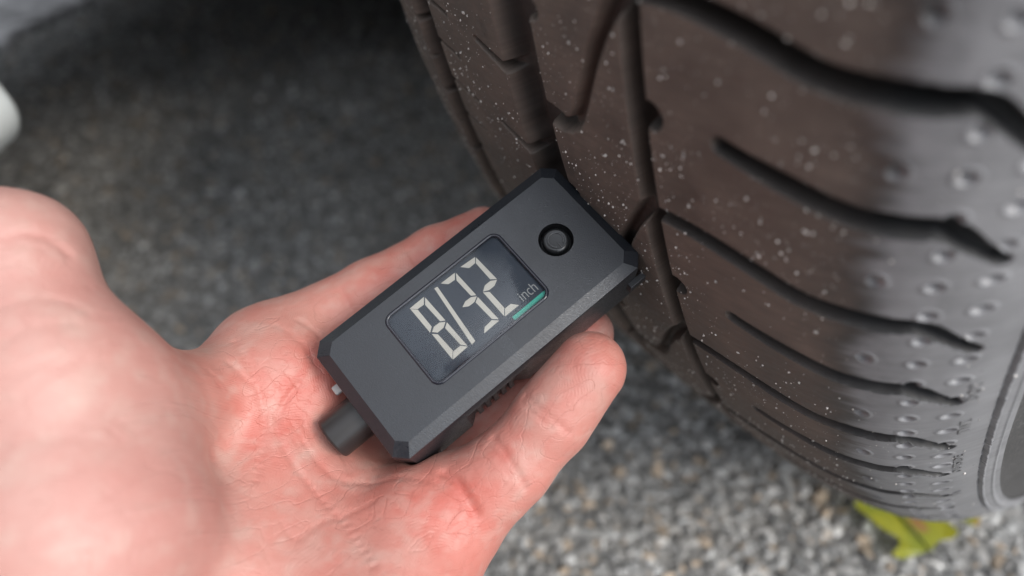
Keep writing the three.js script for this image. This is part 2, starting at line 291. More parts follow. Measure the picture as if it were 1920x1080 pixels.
{ // pale grit sticking to the tread
  const R = rng(77), g = new THREE.IcosahedronGeometry(1, 0), N = 9000, im = new THREE.InstancedMesh(g, STD({ color: 0xffffff, roughness: 0.5 }), N), M = new THREE.Matrix4(), q = new THREE.Quaternion(), e = new THREE.Euler(), o = [0, 0, 0], c = new THREE.Color();
  im.name = 'grit'; im.userData = { kind: 'stuff', label: 'pale sand grains sticking to the dusty tyre tread', category: 'grit' };
  for (let i = 0; i < N; i++) {
    let t, th, x, tries = 0; do { t = 0.13 + 0.86 * R(); th = -0.95 + 1.03 * R(); x = profAt(t)[0] * 1000; } while ((treadDepth(x, th) > 0.3 || noise3(x * 0.06, th * 20, 8) < -0.35 + 1.1 * (R() - 0.5) || (x > 104 && R() < 0.9)) && tries++ < 30);
    treadPoint(t, th, o); const s = 0.00006 + 0.00024 * Math.pow(R(), 5);
    e.set(R() * 6, R() * 6, R() * 6); q.setFromEuler(e); M.compose(V3(o[0], o[1], o[2]), q, V3(s * (1 + R()), s * (1 + 0.5 * R()), s)); im.setMatrixAt(i, M);
    const l = 0.3 + 0.45 * R(); c.setRGB(l, l * 0.95, l * 0.88); im.setColorAt(i, c);
  }
  im.castShadow = im.receiveShadow = true; scene.add(im);
}

// ------------------------------------------------------------------ tread depth gauge
const gA = V3(0.01815, 0.29576, -0.95509).normalize(), gN0 = V3(0.43711, 0.85678, 0.27362), gB = V3().crossVectors(gA, gN0).normalize(), gN = V3().crossVectors(gB, gA).normalize();
const gO = V3(0.04546, 0.22695, 0.35102).addScaledVector(gA, -0.0006);
const gMat = new THREE.Matrix4().makeBasis(gA, gN, gB).setPosition(gO), gInv = gMat.clone().invert();
const gauge = group('tread_depth_gauge', 'dark grey digital tread depth gauge held against the tyre tread', 'gauge');
gMat.decompose(gauge.position, gauge.quaternion, gauge.scale);
const MM = 0.001;
function rrect(x0, x1, z0, z1, r) { const s = new THREE.Shape(); s.moveTo(x0 + r, z0); s.lineTo(x1 - r, z0); s.absarc(x1 - r, z0 + r, r, -Math.PI / 2, 0); s.lineTo(x1, z1 - r); s.absarc(x1 - r, z1 - r, r, 0, Math.PI / 2); s.lineTo(x0 + r, z1); s.absarc(x0 + r, z1 - r, r, Math.PI / 2, Math.PI); s.lineTo(x0, z0 + r); s.absarc(x0 + r, z0 + r, r, Math.PI, 1.5 * Math.PI); return s; }
// shape drawn in (x, z) of the gauge, extruded upward (y) from y0 to y1
function flatExt(s, y0, y1, opt = {}) {
  const g = new THREE.ExtrudeGeometry(s, { depth: y1 - y0, bevelEnabled: false, curveSegments: 12, ...opt }).applyMatrix4(new THREE.Matrix4().set(1, 0, 0, 0, 0, 0, 1, y0, 0, 1, 0, 0, 0, 0, 0, 1));
  return flip(g);
}
function flip(g) { for (const n of ['position', 'normal', 'uv']) { const a = g.attributes[n], k = a.itemSize, d = a.array; for (let i = 0; i < a.count; i += 3) for (let c = 0; c < k; c++) { const p = i * k + c, q = p + k, t = d[p]; d[p] = d[q]; d[q] = t; } } g.computeVertexNormals(); return g; }
{
  const L = 34.9, W = 16.7, H = 21.9, c = 2.5, cd = 1.6, k = 2.6, e = 0.35;   // half length, half width, height, face chamfer, corner chamfer, edge rounding (mm)
  const pts = [];
  const ringAt = (l, w, kk, y) => { for (const sx of [-1, 1]) for (const sz of [-1, 1]) { pts.push(V3(sx * (l - kk), y, sz * w), V3(sx * l, y, sz * (w - kk))); } };
  ringAt(L - c - e * 0.6, W - c - e * 0.6, 2.1, 0); ringAt(L - c + e * 0.3, W - c + e * 0.3, 2.1, -e * 0.75);
  ringAt(L - e * 0.4, W - e * 0.4, k, -cd + e * 0.3); ringAt(L, W, k, -cd - e);
  ringAt(L, W, k, -H + 1.4); ringAt(L - 1.4, W - 1.4, k - 0.3, -H);
  let body = new Brush(new ConvexGeometry(pts.map((p) => p.multiplyScalar(MM))));
  const ev = new Evaluator(); ev.attributes = ['position', 'normal']; ev.useGroups = false;
  const sub = (g) => { const b = new Brush(g.index ? g.toNonIndexed() : g); b.updateMatrixWorld(); body.updateMatrixWorld(); body = ev.evaluate(body, b, SUBTRACTION); };
  const S = MM;
  sub(flatExt(rrect(-18.85 * S, 13.7 * S, -10.95 * S, 9.2 * S, 2.3 * S), -1.5 * S, 2 * S));       // display window
  sub(new THREE.CylinderGeometry(4.0 * S, 4.0 * S, 6 * S, 64).translate(22.5 * S, 0.4 * S, 0));     // button well
  sub(new THREE.CylinderGeometry(5.7 * S, 5.7 * S, 6 * S, 48).rotateZ(Math.PI / 2).translate(-35 * S, -10 * S, 0.3 * S)); // plunger hole
  for (const sz of [1, -1]) { // finger scoops with sloping ends, lower half of each long side
    const s = new THREE.Shape(); s.moveTo(-18.5 * S, 17.2 * S); s.lineTo(-15.6 * S, 14.6 * S); s.lineTo(-3.2 * S, 14.6 * S); s.lineTo(0.2 * S, 17.2 * S); s.closePath();
    const g = flatExt(s, -24 * S, -6.6 * S); if (sz < 0) flip(g.applyMatrix4(new THREE.Matrix4().makeScale(1, 1, -1)));
    sub(g);
  }
  sub(new THREE.BoxGeometry(5 * S, 4.6 * S, 5.4 * S).translate(34.2 * S, -10.2 * S, 15.6 * S));     // pocket for the foot
  const bg = toCreasedNormals(body.geometry, 0.35);
  const uvs = new Float32Array(bg.attributes.position.count * 2); for (let i = 0; i < uvs.length / 2; i++) { const p = bg.attributes.position; uvs[i * 2] = p.getX(i) * 22 + p.getY(i) * 11; uvs[i * 2 + 1] = p.getZ(i) * 22 + p.getY(i) * 17; }
  bg.setAttribute('uv', new THREE.BufferAttribute(uvs, 2));
  const gr = dataTex(1024, 1024, (u, v, i, j) => { const n = 0.5 + 0.5 * (0.35 * noise3(i * 0.26, j * 0.26, 2) + 0.65 * noise3(i * 0.52, j * 0.52, 5)); return [n, n, n]; });
  const sc = dataTex(512, 512, (u, v, i, j) => { const n = 0.46 + 0.14 * fbm(u * 6, v * 6, 3, 4) + 0.16 * noise3(i * 0.6, j * 0.6, 7); return [n, n, n]; });
  const plastic = PHY({ color: lin(0.012, 0.014, 0.018), roughness: 0.9, roughnessMap: sc, bumpMap: gr, bumpScale: 0.000028, ior: 1.6 });
  const dark = STD({ color: lin(0.012, 0.012, 0.013), roughness: 0.38 });
  const caseM = mesh('case', bg, plastic, gauge);
  caseM.userData.label = 'grainy dark grey plastic case with chamfered edges';
  for (let i = 0; i < 5; i++) for (const sz of [1, -1]) mesh('grip_rib', new RoundedBoxGeometry(1.45 * S, 14.6 * S, 1.5 * S, 2, 0.3 * S).translate((-14.2 + i * 2.35) * S, -14.0 * S, sz * 14.9 * S), plastic, caseM);
  // display: dark glass panel, segments, clear bevelled lens
  const smu = dataTex(1024, 640, (u, v, i, j) => { const a = fbm(u * 5, v * 4, 3, 3), rid = 0.5 + 0.5 * Math.sin(Math.hypot(u * 1.6 - 0.2 + 0.1 * a, v - 0.7 + 0.08 * a) * 340); const rid2 = 0.5 + 0.5 * Math.sin(Math.hypot(u * 1.6 - 1.35, v - 0.2 + 0.06 * a) * 330);
    const m1 = sstep(0.5, 0.1, Math.hypot(u - 0.2, v - 0.62) / 0.7), m2 = sstep(0.5, 0.1, Math.hypot(u - 0.82, v - 0.22) / 0.6); const s = 0.11 + 0.34 * clamp(a + 0.12, 0, 1) + 0.012 * (m1 * rid + m2 * rid2); return [s, s, s]; }, false, false);
  const panelG = flatExt(rrect(-18.7 * S, 13.55 * S, -10.8 * S, 9.05 * S, 2.2 * S), -1.45 * S, -0.75 * S);
  { const p = panelG.attributes.position, u = panelG.attributes.uv; for (let i = 0; i < p.count; i++) u.setXY(i, (p.getX(i) / S + 18.2) / 31.25, (p.getZ(i) / S + 10.3) / 18.85); }
  const panel = mesh('display_panel', panelG, PHY({ color: lin(0.022, 0.029, 0.040), roughness: 0.6, specularIntensity: 0.3 }), gauge);
  panel.userData.label = 'dark blue black screen smudged by fingerprints';
  const segM = STD({ color: lin(0.31, 0.305, 0.27), roughness: 0.55 });
  const SEG = {
    e8: [[[-12.52, -9.12], [-8.4, -9.19], [-9.49, -7.77], [-11.16, -7.85]], [[-8.26, -8.97], [-9.32, -7.53], [-9.09, -2.38], [-8.08, -1.75]], [[-12.4, -8.88], [-11.24, -7.74], [-11.26, -2.64], [-12.37, -1.76]], [[-11.96, -1.62], [-10.87, -2.3], [-9.4, -2.25], [-8.27, -1.5], [-9.4, -0.75], [-11.1, -0.7]], [[-12.25, -1.3], [-11.29, -0.39], [-11.05, 4.58], [-12.3, 6.05]], [[-8.1, -1.22], [-7.97, 5.82], [-8.97, 4.65], [-9.21, -0.47]], [[-11.12, 4.83], [-9.12, 4.84], [-8.03, 6.05], [-12.26, 6.21]]],
    slash: [[[-5.41, -9.21], [-4.62, -9.1], [-6.01, 6.16], [-7.06, 6.29]]],
    three: [[[-3.57, -9.2], [0.37, -9.11], [-0.63, -7.8], [-2.38, -7.93]], [[0.55, -8.95], [-0.45, -7.41], [-0.26, -2.52], [0.73, -1.85]], [[-3.36, -1.67], [-2.07, -2.3], [-0.5, -2.25], [0.65, -1.55], [-0.59, -0.87], [-2.1, -0.9]], [[0.72, -1.29], [1.0, 5.71], [-0.11, 4.66], [-0.43, -0.64]], [[-3.45, 6.09], [-2.52, 5.06], [-0.34, 4.84], [0.9, 5.99]]],
    two: [[[2.21, -9.36], [6.21, -9.06], [5.28, -7.91], [3.54, -7.86]], [[6.3, -8.83], [6.6, -1.77], [5.41, -2.7], [5.41, -7.79]], [[2.39, -1.5], [3.6, -2.35], [5.17, -2.37], [6.51, -1.6], [5.19, -0.88], [3.65, -0.88]], [[2.28, -1.36], [3.46, -0.48], [3.57, 4.46], [2.34, 5.94]], [[3.59, 4.7], [5.24, 4.73], [6.44, 6.14], [2.42, 6.11]]],
  };
  for (const [k2, list] of Object.entries(SEG)) for (const poly of list) { const s = new THREE.Shape(poly.map(([x, z]) => new THREE.Vector2(x * S, z * S))); mesh(k2 === 'slash' ? 'slash_mark' : 'digit_segment', flatExt(s, -0.745 * S, -0.715 * S), segM, panel); }
  const bar = new THREE.Shape([[3.55, 7.25], [12.9, 7.2], [13.0, 7.4], [12.8, 8.1], [12.4, 8.55], [3.55, 8.55]].map(([x, z]) => new THREE.Vector2(x * S, z * S)));
  mesh('colour_bar', flatExt(bar, -0.745 * S, -0.715 * S), STD({ color: lin(0.008, 0.24, 0.18), roughness: 0.5 }), panel).userData.label = 'small green bar under the unit';
  const tg = new TextGeometry('inch', { font: fontR, size: 2.25 * S, depth: 0.03 * S, curveSegments: 5, bevelEnabled: false }); tg.computeBoundingBox(); const tw = tg.boundingBox.max.x;
  tg.scale(4.6 * S / tw, 1, 1).rotateX(-Math.PI / 2).translate(7.5 * S, -0.745 * S, 6.15 * S);
  mesh('unit_text', tg, STD({ color: lin(0.17, 0.18, 0.18), roughness: 0.55 }), panel);
  // raised clear rim of lens: a rounded band round the window
  const band = rrect(-18.35 * S, 13.2 * S, -10.45 * S, 8.7 * S, 2.0 * S); band.holes.push(new THREE.Path(rrect(-17.55 * S, 12.4 * S, -9.65 * S, 7.9 * S, 1.4 * S).getPoints(12).reverse()));
  const lensM = PHY({ color: lin(1, 1, 1), roughness: 1, roughnessMap: smu, transmission: 1, thickness: 0, ior: 1.49 });
  const lensG = flatExt(rrect(-18.7 * S, 13.55 * S, -10.8 * S, 9.05 * S, 2.2 * S), -0.62 * S, -0.16 * S, { bevelEnabled: true, bevelThickness: 0.5 * S, bevelSize: 0.5 * S, bevelOffset: -0.5 * S, bevelSegments: 4, curveSegments: 12 });
  { // keep the upper skin only: one sheet of clear plastic with a bevelled edge
    const p = lensG.attributes.position, keep = [], ku = []; for (let i = 0; i < p.count; i += 3) { const cy = (p.getY(i) + p.getY(i + 1) + p.getY(i + 2)) / 3; if (cy < -0.7 * S) continue; for (let q = i; q < i + 3; q++) { keep.push(p.getX(q), p.getY(q), p.getZ(q)); ku.push((p.getX(q) / S + 18.3) / 31.45, (p.getZ(q) / S + 10.4) / 19.05); } }
    const g = new THREE.BufferGeometry(); g.setAttribute('position', new THREE.Float32BufferAttribute(keep, 3)); g.setAttribute('uv', new THREE.Float32BufferAttribute(ku, 2)); g.computeVertexNormals();
    mesh('lens', toCreasedNormals(g, 0.7), lensM, panel).userData.label = 'clear glossy window with bevelled edge';
  }
  const rimPts = rrect(-18.45 * S, 13.3 * S, -10.55 * S, 8.8 * S, 2.0 * S).getPoints(14).map((q) => V3(q.x, -0.12 * S, q.y)); if (rimPts[0].distanceTo(rimPts[rimPts.length - 1]) < 1e-6) rimPts.pop();
  mesh('display_rim', new THREE.TubeGeometry(new THREE.CatmullRomCurve3(rimPts, true, 'centripetal'), 400, 0.42 * S, 10, true), PHY({ color: lin(0.014, 0.015, 0.022), roughness: 0.07 }), panel).userData.label = 'thin glossy dark edge round the screen';
  // button with ring shaped power mark
  const btn = mesh('power_button', new THREE.LatheGeometry([[0, -0.15], [2.0, -0.15], [2.25, -0.05], [2.6, -0.1], [2.95, -0.4], [3.15, -1.0], [3.15, -2.5]].map(([r, y]) => new THREE.Vector2(Math.max(r, 1e-3) * S, y * S)), 56).translate(22.5 * S, -0.05 * S, 0), PHY({ color: lin(0.012, 0.013, 0.014), roughness: 0.28 }), gauge);
  const arc = []; for (let i = 0; i <= 40; i++) { const a = Math.PI * 0.5 + 0.55 + (Math.PI * 2 - 1.0) * i / 40; arc.push(V3((22.5 + 1.75 * Math.cos(a)) * S, -0.13 * S, 1.75 * Math.sin(a) * S)); }
  const mkM = STD({ color: lin(0.06, 0.062, 0.065), roughness: 0.3 });
  mesh('power_ring', new THREE.TubeGeometry(new THREE.CatmullRomCurve3(arc), 60, 0.19 * S, 8), mkM, btn);
  mesh('power_tick', new THREE.CapsuleGeometry(0.19 * S, 1.1 * S, 4, 8).rotateX(Math.PI / 2).translate(22.4 * S, -0.13 * S, 1.5 * S), mkM, btn);
  mesh('button_well', new THREE.LatheGeometry([[3.1, -2.4], [3.9, -2.4], [3.95, -0.25]].map(([r, y]) => new THREE.Vector2(r * S, y * S)), 64).translate(22.5 * S, 0, 0), dark, btn);
  // rear plunger tube, probe blade and front foot
  mesh('plunger', new THREE.LatheGeometry([[0.01, -44.0], [4.5, -44.0], [5.0, -43.7], [5.15, -43.2], [5.15, -33]].map(([r, y]) => new THREE.Vector2(r * S, y * S)), 64).rotateZ(-Math.PI / 2).translate(0, -10 * S, 0.3 * S), PHY({ color: lin(0.018, 0.017, 0.017), roughness: 0.36 }), gauge).userData.label = 'smooth black round plunger at the rear end';
  const foot = new THREE.Shape(); foot.moveTo(30 * S, 12.5 * S); foot.lineTo(35.2 * S, 12.5 * S); foot.lineTo(35.8 * S, 13.2 * S); foot.lineTo(35.8 * S, 17.0 * S); foot.lineTo(34.8 * S, 18.0 * S); foot.lineTo(30 * S, 18.0 * S); foot.closePath();
  const fh = new THREE.Path(); fh.absellipse(33.4 * S, 15.6 * S, 1.5 * S, 0.9 * S, 0, Math.PI * 2, true); foot.holes.push(fh);
  mesh('foot', flatExt(foot, -12.0 * S, -9.0 * S, { bevelEnabled: true, bevelThickness: 0.25 * S, bevelSize: 0.25 * S, bevelOffset: -0.25 * S, bevelSegments: 2 }), PHY({ color: lin(0.02, 0.021, 0.024), roughness: 0.4, ior: 1.6 }), gauge);
  mesh('strap_tab', new RoundedBoxGeometry(2.6 * S, 1.4 * S, 2.2 * S, 2, 0.4 * S).translate(-35.8 * S, -7.5 * S, -7.2 * S), STD({ color: lin(0.35, 0.35, 0.34), roughness: 0.5 }), gauge).userData.label = 'small pale tab beside the plunger';
  mesh('probe', new THREE.CylinderGeometry(0.9 * S, 0.7 * S, 12 * S, 20).rotateZ(Math.PI / 2).translate(36 * S, -13 * S, -9 * S), STD({ color: lin(0.5, 0.5, 0.5), metalness: 1, roughness: 0.3 }), gauge);
}
console.log('gauge done');

// ------------------------------------------------------------------ hand
// joints are given as a photograph pixel plus the height (mm) over the plane of the gauge's face
const onPlane = (px, py, h) => { const d = rayDir(px, py); const t = (gO.clone().addScaledVector(gN, h / 1000).sub(CAM)).dot(gN) / d.dot(gN); return CAM.clone().addScaledVector(d, t); };
{
  const T0 = Date.now();
  const toL = (v) => v.clone().applyMatrix4(gInv).multiplyScalar(1000);       // gauge axes, millimetres
  const J = (px, py, h, r) => { const v = toL(onPlane(px, py, h)); return [v.x, v.y, v.z, r]; };
  const chain = (...j) => { const o = []; for (let i = 0; i < j.length - 1; i++) o.push(cone(j[i], j[i + 1])); return o; };
  function cone(a, b) { const dx = b[0] - a[0], dy = b[1] - a[1], dz = b[2] - a[2], l2 = dx * dx + dy * dy + dz * dz; return [a[0], a[1], a[2], dx, dy, dz, 1 / l2, a[3], b[3]]; }
  const dc = (c, x, y, z) => { const px = x - c[0], py = y - c[1], pz = z - c[2]; let t = (px * c[3] + py * c[4] + pz * c[5]) * c[6]; t = t < 0 ? 0 : t > 1 ? 1 : t; const ex = px - c[3] * t, ey = py - c[4] * t, ez = pz - c[5] * t; return Math.sqrt(ex * ex + ey * ey + ez * ez) - (c[7] + (c[8] - c[7]) * t); };
  const smin = (a, b, k) => { const h = k - Math.abs(a - b); return h > 0 ? Math.min(a, b) - h * h / (4 * k) : Math.min(a, b); };
  const MI = J(505, 672, -24, 12.5), MM_ = J(600, 768, -30, 12.5), MR = J(690, 880, -38, 12), MP = J(818, 972, -19, 11.5);
  const WI = J(200, 1450, -6, 17), WM = J(290, 1500, -8, 17), WR = J(420, 1530, -8, 17), WP = J(560, 1540, -4, 16);
  const fingers = [
    chain(MI, J(700, 556, -25.5, 9.6), J(822, 484, -26.5, 8.4), J(908, 438, -27, 7.2)),
    chain(MM_, J(830, 652, -32, 9.6), J(940, 575, -31, 8.5), J(1000, 536, -30, 7.4)),
    chain(MR, J(880, 790, -36, 9.1), J(1010, 694, -33, 8.2), J(1098, 626, -29, 7.2)),
    chain(MP, J(958, 874, -12, 8.8), J(1036, 782, -8.5, 8.5), J(1106, 688, -6, 7.6)),
  ];
  // soft pads on the finger segments and tips
  fingers[3].push(cone(J(1068, 740, -6.5, 7.8), J(1105, 694, -4.5, 7.3)), cone(J(915, 915, -13, 9.2), J(870, 955, -16, 10.4)));
  const thumb = chain(J(20, 1420, 10, 18), J(140, 1000, 23, 20.5), J(98, 715, 28, 14.6), J(26, 486, 31, 11.6), J(-110, 430, 30, 10.4));
  const palm = [cone(MI, WI), cone(MM_, WM), cone(MR, WR), cone(MP, WP),
    cone(J(765, 1020, -14, 13.5), J(655, 1480, 2, 20)),                        // outer heel of the hand
    cone(J(230, 775, 14, 11), J(420, 745, -14, 12)),                           // web
    cone(J(545, 700, -17, 11.5), J(590, 730, -20, 11)), cone(J(620, 930, -29, 10), J(745, 990, -27, 9.5)), cone(J(520, 860, -19, 11), J(560, 1090, -10, 13)), cone(J(640, 960, -22, 11), J(600, 1200, -7, 14)), // pads under knuckles
    cone(J(500, 900, -19, 12), J(430, 1100, -6, 13))];
  const arm = [cone(J(330, 1520, -8, 22), J(300, 2250, -4, 27)), cone(J(520, 1540, -6, 20), J(480, 2250, -4, 26))];
  const box = (x, y, z, cx, cy, cz, hx, hy, hz, r) => { const qx = Math.abs(x - cx) - hx + r, qy = Math.abs(y - cy) - hy + r, qz = Math.abs(z - cz) - hz + r; const ax = Math.max(qx, 0), ay = Math.max(qy, 0), az = Math.max(qz, 0); return Math.sqrt(ax * ax + ay * ay + az * az) + Math.min(Math.max(qx, qy, qz), 0) - r; };
  const smax = (a, b, k) => -smin(-a, -b, k);
  function sdf(x, y, z) {
    let P = 1e9; for (const c of palm) P = smin(P, dc(c, x, y, z), 10);
    for (const c of arm) P = smin(P, dc(c, x, y, z), 14);
    let T = 1e9; for (const c of thumb) T = smin(T, dc(c, x, y, z), 5);
    P = smin(P, T, 17);
    let d = P;
    for (const f of fingers) { let F = 1e9; for (const c of f) F = smin(F, dc(c, x, y, z), 2.5); const u = smin(P, F, 7); if (u < d) d = u; }
    // flesh gives way to the gauge and its plunger
    if (d < 4 && x > -60 && x < 45) {
      const g1 = box(x, y, z, 0, -11, 0, 34.9, 11.0, 16.7, 3.4); d = smax(d, -(g1 - 0.1), 0.9);
      const rr = Math.hypot(y + 10, z - 0.3) - 5.35, g2 = Math.max(rr, -44.4 - x, x + 30); d = smax(d, -(g2 - 0.1), 1.0);
    }
    return d;
  }
  // creases: photograph traces dropped onto the skin
  const surf = (px, py) => { const d = rayDir(px, py).normalize(); let t = 0.05; const o = V3(), dl = V3(); for (let i = 0; i < 120; i++) { o.copy(CAM).addScaledVector(d, t); dl.copy(o).applyMatrix4(gInv).multiplyScalar(1000); const s = sdf(dl.x, dl.y, dl.z); if (s < 0.05) return dl.clone(); t += Math.max(s, 0.08) * 0.0008; if (t > 0.5) return null; } return dl.clone(); };
  const CRE = [];
  const crease = (pts, depth, width) => { const q = pts.map(([a, b]) => surf(a, b)).filter(Boolean); if (q.length < 2) return; const c = new THREE.CatmullRomCurve3(q).getPoints(q.length * 5); CRE.push({ p: c, depth, width, bb: new THREE.Box3().setFromPoints(c).expandByScalar(width * 3.2) }); };
  crease([[985, 742], [1010, 765], [1040, 790], [1066, 812]], 0.3, 0.7);
  crease([[978, 752], [1003, 777], [1035, 803]], 0.25, 0.6);
  crease([[925, 822], [945, 848], [965, 880], [985, 915]], 0.45, 0.9);
  crease([[915, 835], [938, 862], [955, 893]], 0.3, 0.7);
  crease([[832, 886], [858, 905], [875, 935], [892, 965]], 0.75, 1.1);
  crease([[822, 905], [848, 925], [862, 950]], 0.3, 0.8);
  crease([[800, 900], [740, 895], [680, 905], [640, 900], [600, 870], [570, 830]], 0.3, 1.0);
  crease([[560, 720], [530, 760], [520, 800], [545, 860], [590, 920], [650, 985], [700, 1060]], 0.4, 0.8);
  crease([[440, 640], [470, 690], [490, 750], [495, 820], [480, 900]], 0.35, 0.8);
  crease([[380, 640], [430, 680], [470, 720]], 0.25, 0.8);
  crease([[700, 940], [660, 960], [600, 980], [560, 1010]], 0.22, 0.8);
  crease([[520, 610], [580, 660], [600, 700]], 0.3, 0.9);
  crease([[560, 600], [590, 620], [612, 650]], 0.3, 0.8);
  crease([[10, 445], [50, 438], [95, 450], [130, 478]], 0.4, 1.0);
  crease([[5, 462], [50, 458], [95, 470]], 0.15, 0.8);
  crease([[0, 575], [60, 560], [120, 565], [165, 585]], 0.16, 0.9);
  crease([[0, 640], [70, 612], [140, 605]], 0.14, 0.9);
  crease([[0, 830], [90, 820], [180, 822]], 0.12, 1.0);
  crease([[0, 705], [80, 680], [160, 670]], 0.12, 1.0);
  crease([[640, 545], [655, 575], [672, 598]], 0.35, 0.9); crease([[765, 470], [778, 490], [795, 510]], 0.35, 0.8);
  { const R = rng(5); for (let i = 0; i < 22; i++) { const px = 420 + R() * 330, py = 780 + R() * 280, a = 1.05 + 0.5 * (R() - 0.5), l = 25 + 60 * R(); crease([[px, py], [px + Math.cos(a) * l * 0.5 + 4 * R(), py + Math.sin(a) * l * 0.5], [px + Math.cos(a) * l, py + Math.sin(a) * l]], 0.09 + 0.08 * R(), 0.42); }
    for (let i = 0; i < 10; i++) { const px = 380 + R() * 190, py = 660 + R() * 200, a = 0.95 + 0.4 * (R() - 0.5), l = 30 + 60 * R(); crease([[px, py], [px + Math.cos(a) * l * 0.5, py + Math.sin(a) * l * 0.5], [px + Math.cos(a) * l, py + Math.sin(a) * l]], 0.09 + 0.07 * R(), 0.45); } }
  const creaseAt = (x, y, z) => { let s = 0; for (const c of CRE) { const b = c.bb; if (x < b.min.x || x > b.max.x || y < b.min.y || y > b.max.y || z < b.min.z || z > b.max.z) continue; let best = 1e9; for (const q of c.p) { const d = (x - q.x) ** 2 + (y - q.y) ** 2 + (z - q.z) ** 2; if (d < best) best = d; } s += c.depth * Math.exp(-best / (c.width * c.width)); } return s; };
  // sample on a grid, skipping cells far from the skin, then mesh (surface nets)
  const cell = 0.62, lo = [-165, -62, -92], hi = [45, 62, 78], n = [0, 1, 2].map((i) => Math.ceil((hi[i] - lo[i]) / cell) + 1), B = 6;
  const F = new Float32Array(n[0] * n[1] * n[2]).fill(9), id = (i, j, k) => (i * n[1] + j) * n[2] + k;
  for (let i = 0; i < n[0]; i += B) for (let j = 0; j < n[1]; j += B) for (let k = 0; k < n[2]; k += B) {
    const c = sdf(lo[0] + (i + B / 2) * cell, lo[1] + (j + B / 2) * cell, lo[2] + (k + B / 2) * cell);
    const far = Math.abs(c) > B * cell * 1.25 + 2.0;
    for (let a = i; a < Math.min(i + B, n[0]); a++) for (let b = j; b < Math.min(j + B, n[1]); b++) for (let d = k; d < Math.min(k + B, n[2]); d++) {
      if (far) { F[id(a, b, d)] = c; continue; }
      F[id(a, b, d)] = sdf(lo[0] + a * cell, lo[1] + b * cell, lo[2] + d * cell);
    }
  }
  console.log('field', Date.now() - T0);
  const pos = [], vid = new Int32Array(F.length).fill(-1), idx = [];
  const off = []; for (let c = 0; c < 8; c++) off.push(id(c >> 2 & 1, c >> 1 & 1, c & 1));
  const EDG = []; for (let a = 0; a < 8; a++) for (const b of [a | 1, a | 2, a | 4]) if (b !== a && b > a) EDG.push([a, b]);
  for (let i = 0; i < n[0] - 1; i++) for (let j = 0; j < n[1] - 1; j++) for (let k = 0; k < n[2] - 1; k++) {
    const o = id(i, j, k); let m = 0; for (let c = 0; c < 8; c++) if (F[o + off[c]] < 0) m |= 1 << c; if (m === 0 || m === 255) continue;
    let sx = 0, sy = 0, sz = 0, cnt = 0;
    for (const [a, b] of EDG) { const fa = F[o + off[a]], fb = F[o + off[b]]; if ((fa < 0) === (fb < 0)) continue; const t = fa / (fa - fb); sx += lerp(a >> 2 & 1, b >> 2 & 1, t); sy += lerp(a >> 1 & 1, b >> 1 & 1, t); sz += lerp(a & 1, b & 1, t); cnt++; }
    vid[o] = pos.length / 3; pos.push(lo[0] + (i + sx / cnt) * cell, lo[1] + (j + sy / cnt) * cell, lo[2] + (k + sz / cnt) * cell);
  }
  const st = [n[1] * n[2], n[2], 1];
  for (let i = 1; i < n[0] - 1; i++) for (let j = 1; j < n[1] - 1; j++) for (let k = 1; k < n[2] - 1; k++) {
    const o = id(i, j, k), a = F[o] < 0;
    for (let ax = 0; ax < 3; ax++) { const b = F[o + st[ax]] < 0; if (a === b) continue; const u = st[(ax + 1) % 3], v = st[(ax + 2) % 3]; const q = [vid[o], vid[o - u], vid[o - u - v], vid[o - v]]; if (q.some((e) => e < 0)) continue; if (a) idx.push(q[0], q[1], q[2], q[0], q[2], q[3]); else idx.push(q[0], q[2], q[1], q[0], q[3], q[2]); }
  }
  console.log('verts', pos.length / 3, Date.now() - T0);
  // settle vertices on the true surface, carve creases, colour the skin
  const N = pos.length / 3, col = new Float32Array(N * 3), uv = new Float32Array(N * 2), out = new Float32Array(N * 3), e = 0.25;
  const RED = [[880, 930, 9, 0.9], [1000, 760, 6, 0.5], [955, 850, 6, 0.55], [1110, 670, 7, 0.55], [830, 940, 7, 0.4], [690, 930, 9, 0.5], [760, 930, 8, 0.6], [520, 760, 10, 0.8], [590, 700, 8, 0.6], [470, 800, 10, 0.4], [610, 690, 6, 0.8], [860, 430, 9, 0.8], [720, 520, 9, 0.6], [800, 470, 8, 0.5], [330, 660, 8, 0.8], [300, 1050, 16, 0.5], [880, 1010, 10, 0.3], [130, 520, 6, 0.6], [70, 420, 6, 0.5], [1130, 610, 6, 0.8], [900, 800, 10, 0.4]].map(([a, b, r, w]) => { const s = surf(a, b); return s ? [s.x, s.y, s.z, r, w] : null; }).filter(Boolean);
  for (let i = 0; i < N; i++) {
    let x = pos[i * 3], y = pos[i * 3 + 1], z = pos[i * 3 + 2];
    let gx = sdf(x + e, y, z) - sdf(x - e, y, z), gy = sdf(x, y + e, z) - sdf(x, y - e, z), gz = sdf(x, y, z + e) - sdf(x, y, z - e); const gl = Math.hypot(gx, gy, gz) || 1; gx /= gl; gy /= gl; gz /= gl;
    const s0 = sdf(x, y, z); const cr = creaseAt(x, y, z);
    const und = 0.22 * fbm(x * 0.11, y * 0.11, z * 0.11, 3) + 0.05 * fbm(x * 0.5, y * 0.5, z * 0.5, 2);
    const mv = clamp(-s0, -1, 1) - cr + und; x += gx * mv; y += gy * mv; z += gz * mv;
    out[i * 3] = x; out[i * 3 + 1] = y; out[i * 3 + 2] = z; uv[i * 2] = x / 40; uv[i * 2 + 1] = z / 40;
